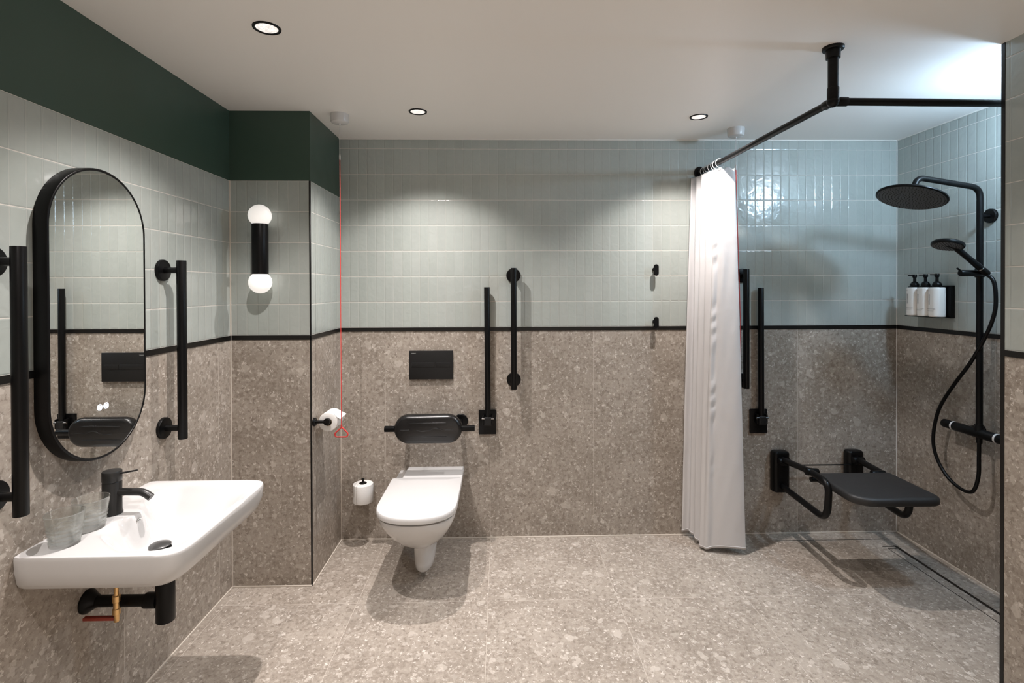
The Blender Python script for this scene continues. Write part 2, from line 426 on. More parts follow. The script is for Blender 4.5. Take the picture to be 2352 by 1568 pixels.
# ---------------------------------------------------------------- lamps
WARM = (1.0, .93, .90); COOL = (.54, .755, 1.0)
def beam_profile(ld, power=4.0):
    """reflector lamp: brightest straight down, falling off towards the rim of the beam"""
    ld.use_nodes = True; t = ld.node_tree; em = [n for n in t.nodes if n.type == 'EMISSION'][0]
    tc = t.nodes.new('ShaderNodeTexCoord'); sx = t.nodes.new('ShaderNodeSeparateXYZ'); t.links.new(tc.outputs['Normal'], sx.inputs[0])
    ab = t.nodes.new('ShaderNodeMath'); ab.operation = 'ABSOLUTE'; t.links.new(sx.outputs[2], ab.inputs[0])
    pw = t.nodes.new('ShaderNodeMath'); pw.operation = 'POWER'; t.links.new(ab.outputs[0], pw.inputs[0]); pw.inputs[1].default_value = power
    t.links.new(pw.outputs[0], em.inputs['Strength'])
def downlight(x, y, label, power, cone=120, blend=.35):
    t = thing('recessed_spotlight', (x, y, ZC), label, 'spotlight', 'ceiling spotlights')
    MB().lathe([(.0345, 0.0), (.0345, -.001), (.036, -.0035), (.040, -.0045), (.0435, -.0035), (.0445, 0.0)], (x, y, ZC), (0, 0, 1), 40, False, False).build('trim_ring', M['black'], t)
    MB().lathe([(0.0, -.0045), (.012, -.0042), (.024, -.0032), (.0345, -.0012)], (x, y, ZC), (0, 0, 1), 40, False, True).build('lens', M['lens'], t)
    ld = bpy.data.lights.new('spot_beam', 'SPOT'); ld.energy = power; ld.color = WARM
    ld.spot_size = math.radians(cone); ld.spot_blend = blend; ld.shadow_soft_size = .011; beam_profile(ld)
    lo = bpy.data.objects.new('spot_beam', ld); COL.objects.link(lo); lo.parent = t; lo.location = (0, 0, -.014)
    return t
downlight(-.763, 1.707, 'black-rimmed ceiling spotlight above the washbasin, the largest in view', 142)
downlight(-.395, 2.500, 'black-rimmed ceiling spotlight above the toilet', 130)
downlight(1.002, 2.557, 'small bright ceiling spotlight beside the shower curtain', 115)
downlight(-.763, .62, 'ceiling spotlight nearest the camera by the left wall', 130)
downlight(.50, .40, 'unseen fill spotlight added in the middle of the ceiling', 300, 84, .9)  # added fill lamp, out of view: floor bounce brightens the ceiling
downlight(1.25, 1.22, 'fill spotlight added out of view, nearest the right wall', 55, 112)  # unseen lamp added to brighten the near right wall, floor and curtain
downlight(.50, -.45, 'unseen fill spotlight added behind the camera', 240, 84, .9)  # second added fill lamp, lifts the ceiling by bounce off the floor

t = thing('ceiling_light', (2.13, 1.845, ZC), 'round cool ceiling light hidden behind the near right wall edge', 'ceiling light')
MB().lathe([(.062, 0), (.062, -.014), (.056, -.016)], (2.13, 1.845, ZC), (0, 0, 1), 40).build('base', M['plastic_white'], t)
MB().lathe([(.056, -.015), (.058, -.095), (.052, -.118), (.034, -.130), (0.0, -.134)], (2.13, 1.845, ZC), (0, 0, 1), 40, False, False).build('diffuser', M['lens_cool'], t)
ld = bpy.data.lights.new('lamp_glow', 'POINT'); ld.energy = 34; ld.color = COOL; ld.shadow_soft_size = .055
lo = bpy.data.objects.new('lamp_glow', ld); COL.objects.link(lo); lo.parent = t; lo.location = (0, 0, -.155)

# wall lamp with two opal globes
cx, cy = -1.128, YN-.062
t = thing('wall_lamp', (cx, YN, 1.63), 'black upright wall lamp with a white globe at each end', 'lamp')
MB().cyl((cx, cy, 1.512), (cx, cy, 1.748), .0365, seg=40, bev=.003).build('body', M['black'], t)
MB().cyl((cx, cy+.02, 1.63), (cx, YN-.001, 1.63), .014, seg=28, bev=.002).build('wall_mount', M['black'], t)
for z in (1.787, 1.473): MB().sphere((cx, cy, z), .0515, 40).build('globe', M['globe'], t)

# ---------------------------------------------------------------- grab bars
def grab_bar(base, n, z0, z1, zf, label, group='vertical grab bars', off=.075):
    """upright bar standing off the wall on two stubs with round flanges; base = foot point on the wall, n = into the room"""
    n = Vector(n); b = Vector((base[0], base[1], 0)); Z = Vector((0, 0, 1)); zm = (z0+z1)/2
    t = thing('grab_bar', b+Z*zm, label, 'grab bar', group)
    MB().cyl(b+n*off+Z*z0, b+n*off+Z*z1, .0168, seg=32, bev=.0015).build('rail', M['black'], t)
    for z in zf:
        MB().cyl(b+n*.008+Z*z, b+n*off+Z*z, .0115, seg=20).build('stub', M['black'], t)
        MB().lathe([(.041, 0), (.041, .009), (.0395, .0115), (.036, .0125), (.0, .0125)], b+Z*z, n, 36).build('flange', M['black'], t)
    return t
grab_bar((XL, 1.333), (1, 0, 0), .866, 1.553, (1.514, .914), 'thick black upright grab bar on the left wall, nearest the camera, left of mirror')
grab_bar((XL, 2.000), (1, 0, 0), .866, 1.553, (1.515, .908), 'black upright grab bar on the left wall between the mirror and the two-globe lamp')
grab_bar((.0775, YB), (0, -1, 0), .869, 1.556, (1.515, .915), 'black upright grab bar on the back wall, right of the toilet', off=.06)
grab_bar((1.4075, YB), (0, -1, 0), .863, 1.546, (1.510, .90), 'black upright grab bar in the shower, half behind the white curtain', off=.06)

def drop_rail(x, label, dz=0.0):
    y = YB; z0 = .602+dz
    t = thing('folding_support_rail', (x, y, z0), label, 'support rail', 'folded-up support rails')
    MB().box((x-.049, y-.014, z0), (x+.051, y, z0+.140), .003).build('wall_plate', M['black'], t)
    h = MB().box((x-.026, y-.052, z0+.062), (x-.017, y-.012, z0+.118), .003).box((x+.026, y-.052, z0+.062), (x+.035, y-.012, z0+.118), .003)
    h.cyl((x-.028, y-.040, z0+.100), (x+.037, y-.040, z0+.100), .0075, seg=16)
    h.build('hinge', M['black'], t)
    MB().cyl((x-.030, y-.050, z0+.098), (x+.039, y-.050, z0+.098), .0055, seg=16).build('hinge_pin', M['dark_chrome'], t)
    MB().box((x-.017, y-.056, z0+.058), (x+.026, y-.018, z0+.108), .006, 3).build('knuckle', M['black_glass'], t)
    MB().cyl((x+.0045, y-.036, z0+.085), (x+.0015, y-.036, z0+.846), .0165, seg=28, bev=.0015).build('rail', M['black'], t)
    return t
drop_rail(-.076, 'folded-up black support rail on a square plate beside the toilet')
drop_rail(1.502, 'folded-up black support rail on a square plate in the shower', -.009)

# ---------------------------------------------------------------- flush plate
t = thing('flush_plate', (-.396, YB, 1.003), 'charcoal rectangular flush plate on the stone above the toilet', 'flush plate')
MB().box((-.522, YB-.013, .921), (-.271, YB, 1.085), .002).build('plate', M['black_glass'], t)
MB().box((-.506, YB-.0145, .990), (-.376, YB-.012, 1.018), .001).build('button', M['black_glass'], t)
MB().box((-.368, YB-.0145, .990), (-.286, YB-.012, 1.018), .001).build('button', M['black_glass'], t)
def letters(name, txt, size, loc, xdir, zdir, mat, parent):
    cu = bpy.data.curves.new('txt', 'FONT'); cu.body = txt; cu.size = size; cu.extrude = .0002
    o = bpy.data.objects.new('txt', cu); COL.objects.link(o)
    dg = bpy.context.evaluated_depsgraph_get(); me0 = o.evaluated_get(dg).to_mesh()
    b = MB(); b.bm.from_mesh(me0); o.evaluated_get(dg).to_mesh_clear(); bpy.data.objects.remove(o)
    x = Vector(xdir); z = Vector(zdir); y = x.cross(z)
    for v in b.bm.verts: v.co = Vector(loc)+x*v.co.x+z*v.co.y-y*v.co.z
    return b.build(name, mat, parent)
letters('lettering', 'GEBERIT', .0068, (-.508, YB-.0134, 1.0685), (1, 0, 0), (0, 0, 1), M['ink_pale'], t)

# ---------------------------------------------------------------- padded backrest
yb = YB-.150
t = thing('toilet_support_cushion', (-.394, YB, .676), 'black padded backrest with rounded ends on a bar above the toilet', 'backrest')
W2, H2 = .370, .158
def pad_ring(ins, y):
    return [(-.394+px, y, .676+pz) for px, pz in rrect(W2-2*ins, H2-2*ins, H2/2-ins, 12)]
p = MB(); p.loft([pad_ring(.012, yb+.025), pad_ring(.004, yb+.020), pad_ring(0, yb+.010), pad_ring(0, yb-.006), pad_ring(.004, yb-.018), pad_ring(.012, yb-.026), pad_ring(.022, yb-.029)])
for zz in (.713, .639): p.tube([(-.394-.100, yb-.0275, zz), (-.394-.095, yb-.0290, zz), (-.394+.095, yb-.0290, zz), (-.394+.100, yb-.0275, zz)], .0032, 8)
p.tube([(-.394-.06+.14*i/24, yb-.0288, .674+.011*math.sin(2*PI*(i/24)+PI)*(.4 if i < 12 else 1.1)) for i in range(25)], .0028, 8)
for xx in (-.135, .105): p.tube([(-.394+xx-.012, yb-.0285, .676), (-.394+xx+.035, yb-.0285, .676)], .0028, 8)
p.build('pad', M['black_pad'], t)
MB().cyl((-.632, yb, .676), (-.141, yb, .676), .0168, seg=28, bev=.001).build('bar', M['black'], t)
for xx in (-.520, -.228):
    b = MB().cyl((xx, yb+.01, .678), (xx, YB-.008, .681), .0125, seg=20)
    b.lathe([(.041, 0), (.041, .010), (.0385, .013), (0, .013)], (xx, YB, .678), (0, -1, 0), 36); b.build('wall_bracket', M['black'], t)

# ---------------------------------------------------------------- toilet roll on the short wall
rx, rz = -.853, .789
t = thing('toilet_roll_holder', (XN, 2.53, rz), 'black toilet roll holder on the short side wall', 'toilet roll holder')
MB().lathe([(.021, 0), (.021, .008), (.018, .011), (0, .011)], (XN, 2.53, rz), (1, 0, 0), 28).build('flange', M['black'], t)
MB().tube(fillet([(XN+.008, 2.53, rz), (rx, 2.53, rz), (rx, 2.66, rz)], .008), .0075, 14).build('arm', M['black'], t)
MB().cyl((rx, 2.524, rz), (rx, 2.545, rz), .0165, seg=24, bev=.002).build('end_cap', M['black'], t)
def roll(c, axis, r, L, label, tail=False):
    c = Vector(c); t = thing('toilet_roll', c, label, 'toilet roll')
    m = MB(); m.lathe([(.020, 0), (r-.004, 0), (r-.001, .0015), (r, .004), (r, L-.004), (r-.001, L-.0015), (r-.004, L), (.020, L), (.020, 0)], c, axis, 48, False, False)
    m.build('paper', M['paper'], t)
    MB().lathe([(.0200, .0005), (.0200, L-.0005), (.0185, L-.0005), (.0185, .0005), (.02, .0005)], c, axis, 32, False, False).build('cardboard_core', M['card'], t)
    return t
t = roll((rx, 2.5475, rz-.006), (0, 1, 0), .0465, .100, 'white toilet roll lying sideways on the short wall holder')
s = MB()
def tailf(a, b):
    th = .95 - a*.62; R = .0472
    px, pz = rx+R*math.sin(PI/2-th), rz-.006+R*math.cos(PI/2-th)
    k = sst(a, .55, 1.0)*.014
    return (px+k*.9, 2.5475+.006+b*.088+a*.02*b, pz-k*.15)
s.grid(tailf, 10, 6); s.build('loose_sheet', M['paper'], t)

# spare roll on its upright holder
sx, sy = -.772, 2.884
t = thing('spare_roll_holder', (sx, sy, .245), 'black upright spare roll holder on the back wall left of the toilet', 'toilet roll holder')
MB().cyl((sx, sy, .245), (sx, sy, .374), .0060, seg=16).build('rod', M['black'], t)
MB().lathe([(.0, 0), (.0085, .001), (.0085, .005), (.006, .007), (0, .0075)], (sx, sy, .3725), (0, 0, 1), 20, False, False).build('knob', M['black'], t)
MB().lathe([(.0205, 0), (.0205, .004), (.007, .012)], (sx, sy, .3495), (0, 0, 1), 24).build('collar', M['black'], t)
b = MB().tube([(sx, sy, .246), (sx, YB-.006, .246)], .006, 12); b.lathe([(.021, 0), (.021, .008), (0, .008)], (sx, YB, .246), (0, -1, 0), 24); b.lathe([(.03, 0), (.03, .004)], (sx, sy, .244), (0, 0, 1), 24)
b.build('arm', M['black'], t)
roll((sx, sy, .2485), (0, 0, 1), .0555, .102, 'white spare toilet roll standing on the upright holder near the floor')

# ---------------------------------------------------------------- toilet
tx = -.393
def dring(hw, yf, yb, z, fl=None, n=20, back_r=.012):
    """D-shaped outline: elliptical front towards the room, straight sides to the wall"""
    fl = min(.175, (yb-yf)*.55) if fl is None else fl; pts = []
    yc = yf+fl
    for k in range(n+1):
        a = PI + PI*k/n
        ex = 2.35
        ca, sa = math.cos(a), math.sin(a)
        pts.append((tx+hw*math.copysign(abs(ca)**(2/ex), ca), yc+fl*math.copysign(abs(sa)**(2/ex), sa), z))
    pts += [(tx+hw, yb-back_r, z), (tx+hw-back_r, yb, z), (tx-hw+back_r, yb, z), (tx-hw, yb-back_r, z)]
    return pts
t = thing('toilet', (tx, YB, .05), 'white wall-hung toilet with closed lid', 'toilet')
b = MB()
b.loft([dring(.010, 2.56, 2.95, .176), dring(.052, 2.492, 2.95, .183), dring(.086, 2.435, 2.951, .205), dring(.116, 2.378, 2.952, .240), dring(.140, 2.330, 2.953, .280), dring(.160, 2.295, 2.953, .320),
        dring(.174, 2.272, 2.953, .355), dring(.1815, 2.262, 2.953, .384), dring(.1805, 2.263, 2.953, .390), dring(.170, 2.272, 2.950, .3915)])
# trap bulge under the bowl
def foot(hw, yf, yb, z): return [(tx+.010+hw*math.cos(a)*(1 if True else 0), (yf+yb)/2+(yb-yf)/2*math.sin(a), z) for a in [2*PI*k/28 for k in range(28)]]
b.loft([foot(.020, 2.53, 2.61, .050), foot(.036, 2.500, 2.65, .055), foot(.046, 2.482, 2.68, .070), foot(.0515, 2.472, 2.72, .100), foot(.056, 2.466, 2.78, .150), foot(.064, 2.46, 2.86, .200), foot(.075, 2.45, 2.90, .24)])
b.build('bowl', M['ceramic'], t, 50)
MB().loft([dring(.166, 2.277, 2.752, .3915), dring(.172, 2.270, 2.752, .3925), dring(.172, 2.270, 2.752, .4000), dring(.166, 2.277, 2.752, .4005)]).build('seat', M['plastic_white'], t)
MB().loft([dring(.184, 2.258, 2.750, .4005), dring(.1875, 2.2535, 2.750, .4025), dring(.1885, 2.252, 2.7505, .412), dring(.1878, 2.253, 2.7505, .4235), dring(.1855, 2.256, 2.750, .4275), dring(.180, 2.263, 2.748, .4290), dring(.10, 2.36, 2.70, .4300)]).build('lid', M['plastic_white'], t)
MB().box((tx-.183, 2.742, .385), (tx+.183, 2.9535, .3985), .004).build('rear_ledge', M['ceramic'], t)
MB().box((tx-.140, 2.768, .397), (tx+.184, 2.953, .4175), .006, 3).build('hinge_cover', M['plastic_white'], t)

# ---------------------------------------------------------------- wall hooks
def hook(z, label):
    x = .897
    t = thing('wall_hook', (x, YB, z), label, 'hook', 'black wall hooks')
    MB().lathe([(.0125, 0), (.0125, .006), (.010, .008), (.0, .008)], (x, YB, z+.004), (0, -1, 0), 24).cyl((x, YB-.006, z+.004), (x, YB-.034, z+.004), .0075, seg=16).build('stem', M['black'], t)
    o = rrect(.0275, .066, .01375, 8); m = MB()
    m.loft([[(x+a*k, YB-y, z+c*(1-(1-k)*.4)) for a, c in o] for k, y in ((.86, .030), (1, .0325), (1, .0395), (.86, .042))])
    m.build('peg', M['black'], t)
    return t
hook(1.543, 'upper black pill-shaped wall hook on the tiles left of the curtain')
hook(1.241, 'lower black pill-shaped wall hook at the black strip left of the curtain')

# ---------------------------------------------------------------- mirror
my, mz, mh, mw = 1.654, 1.365, .914, .396
t = thing('wall_mirror', (XL, my, mz), 'tall pill-shaped mirror in a deep black frame above the washbasin', 'mirror')
def mring(ins, x): return [(x, my+a, mz+c) for a, c in rrect(mw-2*ins, mh-2*ins, mw/2-ins, 20)]
MB().loft([mring(0, XL), mring(0, XL+.0375), mring(.0008, XL+.039), mring(.0025, XL+.040), mring(.0070, XL+.040), mring(.0082, XL+.0385), mring(.0086, XL+.036)], True, False).build('frame', M['black'], t)
g = MB().loft([mring(.0080, XL+.0362), mring(.0084, XL+.0385)], True, True).build('mirror_glass', M['mirror'], t, 20)
for yy, k in ((1.640, 0), (1.6665, 1)):
    zc = 1.071; x = XL+.0389; m = MB(); R = .0088
    m.tube([(x, yy+R*math.cos(a), zc+R*math.sin(a)) for a in [2*PI*i/32 for i in range(32)]], .0011, 8, True)
    if k == 0: m.tube([(x, yy+.004*math.cos(a), zc+.004*math.sin(a)) for a in [PI*.7+PI*1.6*i/16 for i in range(17)]], .0013, 8); m.cyl((x, yy, zc), (x, yy, zc+.005), .0011, seg=8)
    else:
        for q in (-.0035, 0, .0035): m.tube([(x, yy+q+.0012*math.sin(i*PI/4), zc-.0045+.009*i/8) for i in range(9)], .0010, 8)
    m.build('touch_button', M['touch'], t)

# ---------------------------------------------------------------- washbasin
SX0, SX1, SY0, SY1, SZ = XL, -.862, 1.383, 1.930, .731
t = thing('washbasin', (XL, 1.656, .64), 'white wall-hung washbasin below the mirror', 'washbasin')
cxs, cys = (SX0+SX1)/2, (SY0+SY1)/2; aX, aY = (SX1-SX0)/2, (SY1-SY0)/2
def rim_pt(th, k=1.0, drop=0.0, cr=.050):
    """point of the basin outline at angle th: square to the wall, rounded corners to the room"""
    c, s_ = math.cos(th), math.sin(th)
    ex = 9.0 if c > 0 else 40.0
    q = (abs(c)**ex+abs(s_)**ex)**(-1/ex)
    return q*c, q*s_
def height(X, Y):
    bx = -1.188 + .034*math.exp(-((Y-1.650)/.040)**4) - .040*sst(Y, 1.70, 1.80)
    wb = .032 + .05*(1-math.exp(-((Y-1.650)/.05)**4))
    sx_ = sst(X, bx, bx+wb)*sst(-X, .878, .985)
    sy_ = sst(Y, 1.398+.10*sst(-X, 1.02, 1.19), 1.565)*sst(-Y, -1.915, -1.77)
    v = SZ-.112*(sx_*sy_)
    v -= .010*sst(Y, 1.72, 1.80)*sst(-Y, -1.915, -1.87)*sst(X, -1.285, -1.23)*(1-sx_*sy_)
    return v
b = MB(); NA, NR = 120, 44; rings = []
for i in range(NR+1):
    k = max(i/NR, .004); k = 1-(1-k)**1.25; ring = []
    for j in range(NA):
        x, y = rim_pt(2*PI*j/NA); X, Y = cxs+aX*k*x*.985, cys+aY*k*y*.985
        ring.append((X, Y, height(X, Y)))
    rings.append(ring)
def outer(ins, z, cut=0.0):
    ring = []
    for j in range(NA):
        x, y = rim_pt(2*PI*j/NA)
        X = cxs+aX*x; Y = cys+aY*y
        f = sst(X, SX0, SX0+.02)
        Y = cys+(aY-ins)*y; X = X-(ins+cut)*sst(x, 0, 1)
        ring.append((X, Y, z))
    return ring
rings += [outer(.0015, SZ-.0008), outer(0, SZ-.0045), outer(-.0004, SZ-.012), outer(.002, SZ-.045), outer(.008, SZ-.078, .006), outer(.016, SZ-.092, .014), outer(.030, SZ-.099, .025), outer(.06, SZ-.102, .05)]
b.loft(rings, True, True)
b.build('basin', M['ceramic'], t, 50)
# overflow
ox, oy, oz = -1.146, 1.645, .706
m = MB(); m.tube([(ox, oy+.0105*math.cos(a), oz+.0105*math.sin(a)) for a in [2*PI*i/28 for i in range(28)]], .0024, 10, True); m.build('overflow_ring', M['chrome'], t)
MB().cyl((ox-.006, oy, oz), (ox+.0005, oy, oz), .0095, seg=24).build('overflow_hole', M['trim_black'], t)
# waste dome
wx, wy = -1.078, 1.640; wz = height(wx, wy)
MB().lathe([(.0, .0225), (.015, .0218), (.026, .0195), (.0305, .0165), (.0310, .0145), (.029, .0130), (.010, .012), (.0095, -.004)], (wx, wy, wz), (0, 0, 1), 36, False, True).build('drain_dome', M['grey_plug'], t)
MB().lathe([(.0265, -.002), (.0265, .0015), (.022, .002), (.010, .0005)], (wx, wy, wz), (0, 0, 1), 36).build('drain_flange', M['dark_chrome'], t)

# tap
fx, fy = -1.233, 1.650
t = thing('basin_tap', (fx, fy, SZ), 'black single-lever tap on the washbasin', 'tap')
MB().lathe([(.0285, .0), (.0285, .005), (.0265, .008), (.0262, .100), (.0250, .103)], (fx, fy, SZ), (0, 0, 1), 36).build('body', M['charcoal'], t)
MB().lathe([(.0250, .1035), (.0268, .106), (.0268, .134), (.0255, .1365), (.020, .138), (.0, .1385)], (fx, fy, SZ), (0, 0, 1), 36, True, False).build('cap', M['charcoal'], t)
MB().tube([(fx+.02, fy, SZ+.127), (fx+.082, fy-.004, SZ+.139)], [.0030, .0027], 12).build('lever', M['charcoal'], t)
sp = fillet([(fx+.018, fy, SZ+.070), (fx+.098, fy, SZ+.068), (fx+.122, fy, SZ+.050)], .022, 8)
MB().tube(sp, [.0115]*len(sp), 20).build('spout', M['charcoal'], t)

# drinking glasses
def tumbler(x, y, z, label):
    t = thing('drinking_glass', (x, y, z), label, 'glass', 'ribbed drinking glasses')
    out, inn = [], []
    H = .090
    for i in range(41):
        k = i/40; r = .0335+.0125*k
        if .12 < k < .62: r += .0016*math.sin((k-.12)/.5*2*PI*4)
        out.append((r, H*k))
    for i in range(40, 3, -1):
        k = i/40; r = .0335+.0125*k-.0022
        inn.append((r, H*k))
    prof = [(0.0, .0005), (.030, 0)]+out+[(out[-1][0]-.001, H+.0008)]+inn+[(.0, .0085)]
    MB().lathe(prof, (x, y, z), (0, 0, 1), 48, False, False).build('tumbler', M['glass'], t, 60)
    return t
tumbler(-1.218, 1.456, height(-1.235, 1.456)-.0005, 'clear ribbed glass standing nearer the washbasin edge')
tumbler(-1.222, 1.552, height(-1.235, 1.552)-.0005, 'clear ribbed glass standing next to the black tap')

# trap and valve under the basin
px_, py_ = -1.057, 1.632
t = thing('bottle_trap', (px_, py_, .40), 'black bottle trap and waste pipe under the washbasin', 'trap')
MB().lathe([(.0255, 0), (.0268, .002), (.0268, .205), (.022, .213), (.018, .232)], (px_, py_, .400), (0, 0, 1), 36).build('trap_body', M['black'], t)
MB().cyl((px_-.02, py_, .464), (XL+.004, py_, .464), .0175, seg=24).build('waste_pipe', M['black'], t)
MB().cyl((px_-.022, py_, .464), (px_-.062, py_, .464), .0235, seg=24, bev=.003).build('coupling', M['black'], t)
MB().lathe([(.036, 0), (.036, .006), (.026, .020), (.0185, .034)], (XL, py_, .464), (1, 0, 0), 32).build('wall_rosette', M['black'], t)
vx, vy = -1.178, 1.590
t = thing('shutoff_valve', (vx, vy, .43), 'small brass shut-off valve with a red lever under the washbasin', 'valve')
MB().lathe([(.006, .0), (.0075, .002), (.0075, .022), (.0105, .024), (.0105, .040), (.0085, .042), (.0085, .060), (.011, .062), (.011, .080), (.007, .082), (.005, .20)], (vx, vy, .425), (0, 0, 1), 16).build('valve_body', M['brass'], t)
MB().box((vx-.098, vy-.007, .431), (vx-.004, vy+.007, .441), .002).build('lever', M['red_dark'], t)

# ---------------------------------------------------------------- emergency pull cords
def catm3(P, u):
    n = len(P)-1; u = min(max(u, 0), 1)*n; i = min(int(u), n-1); f = u-i
    return tuple(a+(b-a)*f for a, b in zip(P[i], P[i+1]))
def pull_cord(x, y, zh, label, r=.044, sway=None):
    t = thing('emergency_pull_cord', (x, y, ZC), label, 'pull cord', 'red emergency pull cords')
    MB().lathe([(r, 0), (r, -.010), (r-.001, -.034), (r-.004, -.041), (r-.012, -.044), (.006, -.045), (.005, -.052), (.0025, -.054)], (x, y, ZC), (0, 0, 1), 36).build('housing', M['plastic_white'], t)
    MB().cyl((x, y, 2.25), (x, y, 2.105), .0014, seg=8).build('white_cord', M['plastic_white'], t)
    MB().lathe([(.0015, 0), (.0038, .003), (.0042, .020), (.002, .030)], (x, y, 2.076), (0, 0, 1), 12).build('connector', M['plastic_white'], t)
    run = [(x, y, 2.078)]+[(q[0], y, q[1]) for q in (sway or [])]
    x = run[-1][0]; run.append((x, y, zh+.058))
    MB().tube([catm3(run, i/40) for i in range(41)], .0020, 8).build('red_cord', M['red'], t)
    tri = [(x+.002, y, zh+.050), (x-.033, y, zh+.018), (x-.028, y, zh+.001), (x+.028, y, zh+.001), (x+.033, y, zh+.018)]
    loop = []
    n = len(tri)
    for i in range(n):
        a, p, c = Vector(tri[i-1]), Vector(tri[i]), Vector(tri[(i+1) % n]); d = .008
        A, B = p+(a-p).normalized()*d, p+(c-p).normalized()*d
        for k in range(5): u = k/4; loop.append(A*(1-u)**2+p*2*u*(1-u)+B*u*u)
    m = MB().tube(loop, .0034, 10, True); m.cyl((x+.001, y, zh+.044), (x+.0005, y, zh+.060), .0042, seg=10); m.build('handle', M['red'], t)
    return t
pull_cord(-.787, 2.548, .708, 'red emergency pull cord with a triangle handle hanging by the toilet roll')
pull_cord(1.2785, 2.745, .740, 'red emergency pull cord hanging behind the shower curtain edge', sway=[(1.285, 1.85), (1.2925, 1.58), (1.303, 1.25), (1.302, 1.05), (1.285, .90), (1.262, .80)])

# ---------------------------------------------------------------- shower curtain rail
RW, RE = Vector((1.163, YB, 2.108)), Vector((1.196, 1.812, 2.106))
t = thing('curtain_rail', RE, 'black angled shower curtain rail hung from the ceiling', 'curtain rail')
MB().cyl(RW, RE, .0135, seg=24).build('rail', M['black'], t)
MB().cyl(RE, (XR, 1.812, 2.102), .0135, seg=24).build('rail', M['black'], t)
m = MB(); m.sphere(RE, .0205, 24); m.cyl(RE, RE+(RW-RE).normalized()*.045, .0165, seg=24, bev=.001); m.cyl(RE, RE+Vector((.05, 0, 0)), .0165, seg=24, bev=.001); m.build('corner_joint', M['black'], t)
m = MB(); m.cyl(RE, (RE.x, RE.y, 2.155), .0195, seg=24, bev=.001); m.cyl((RE.x, RE.y, 2.15), (RE.x, RE.y, 2.295), .0170, seg=24); m.build('ceiling_post', M['black'], t)
MB().lathe([(.0355, 0), (.0355, -.008), (.033, -.011), (.024, -.012), (.023, -.040), (.018, -.041)], (RE.x, RE.y, ZC), (0, 0, 1), 32).build('ceiling_flange', M['black'], t)
for o_, d_ in ((RW, (0, -1, 0)), (Vector((XR, 1.812, 2.102)), (-1, 0, 0))):
    MB().lathe([(.034, 0), (.034, .008), (.031, .011), (.020, .012), (.019, .03), (.014, .031)], o_, d_, 32).build('wall_flange', M['black'], t)

# curtain, bunched against the back wall
t = thing('shower_curtain', (1.17, 2.80, .02), 'white shower curtain gathered against the back wall', 'curtain')
def catm(P, u):
    n = len(P)-1; u = min(max(u, 0), 1)*n; i = min(int(u), n-1); f = u-i
    p0, p1, p2, p3 = P[max(i-1, 0)], P[i], P[i+1], P[min(i+2, n)]
    return tuple(.5*((2*b)+(-a+c)*f+(2*a-5*b+4*c-d)*f*f+(-a+3*b-3*c+d)*f**3) for a, b, c, d in zip(p0, p1, p2, p3))
TOP = [(1.112, 2.946), (1.135, 2.915), (1.140, 2.86), (1.145, 2.80), (1.155, 2.745), (1.172, 2.705), (1.200, 2.692), (1.246, 2.692)]
BOT = [(1.054, 2.944), (1.082, 2.915), (1.098, 2.87), (1.102, 2.82), (1.108, 2.772), (1.150, 2.742), (1.225, 2.728), (1.318, 2.716)]
def cur(u, v):
    # v: 0 top, 1 bottom
    a, b_ = catm(TOP, u), catm(BOT, u)
    k = v**.9; x, y = a[0]*(1-k)+b_[0]*k, a[1]*(1-k)+b_[1]*k
    e = .004; a2, b2 = catm(TOP, u+e), catm(BOT, u+e); a1, b1 = catm(TOP, u-e), catm(BOT, u-e)
    dx, dy = (a2[0]-a1[0])*(1-k)+(b2[0]-b1[0])*k, (a2[1]-a1[1])*(1-k)+(b2[1]-b1[1])*k
    L = math.hypot(dx, dy) or 1; nx, ny = dy/L, -dx/L
    amp = .014*(1-sst(u, .58, .76))*(1-.62*v)+.0015*(1-v*.4)
    w = math.sin(u*2*PI*6.5+.35*math.sin(v*2.2))*amp
    w += .005*math.sin(u*2*PI*3.2+1.1+v*1.4)*sst(v, .1, .6)
    # puckered seam where the edge panel turns
    s_ = math.exp(-((u-.665-.03*v)/.035)**2)*sst(v, .10, .22)*(1-sst(v, .62, .9))
    w += s_*.0030*math.sin(v*105+3*math.sin(v*31)+u*20)
    w += .0004*math.sin(v*40+u*50)
    z = 2.082-.006*(1+math.sin(u*2*PI*6.5))*(1-sst(v, 0, .08)) - v*(2.058-.012*math.sin(u*9))
    if v > .985: z = z
    return (x+nx*w, min(y+ny*w, YB-.004), z)
m = MB(); m.grid(cur, 190, 150)
cl = m.build('cloth', M['curtain'], t, 80)
so = cl.modifiers.new('thickness', 'SOLIDIFY'); so.thickness = .0012; so.offset = 0
m = MB(); m.tube([(cur(i/60, .995)[0], cur(i/60, .995)[1], cur(i/60, .995)[2]) for i in range(61)], .0022, 8); m.build('hem', M['curtain'], t)
for i in range(7):
    f = .055+i*.0285; c = RW+(RE-RW)*f; m = MB()
    tl = .25*math.sin(i*2.1)
    m.tube([(c.x+.0235*math.cos(a), c.y+.0235*math.cos(a)*tl, c.z-.006+.0235*math.sin(a)) for a in [2*PI*k/24 for k in range(24)]], .0018, 8, True)
    m.build('ring', M['plastic_white'], t)

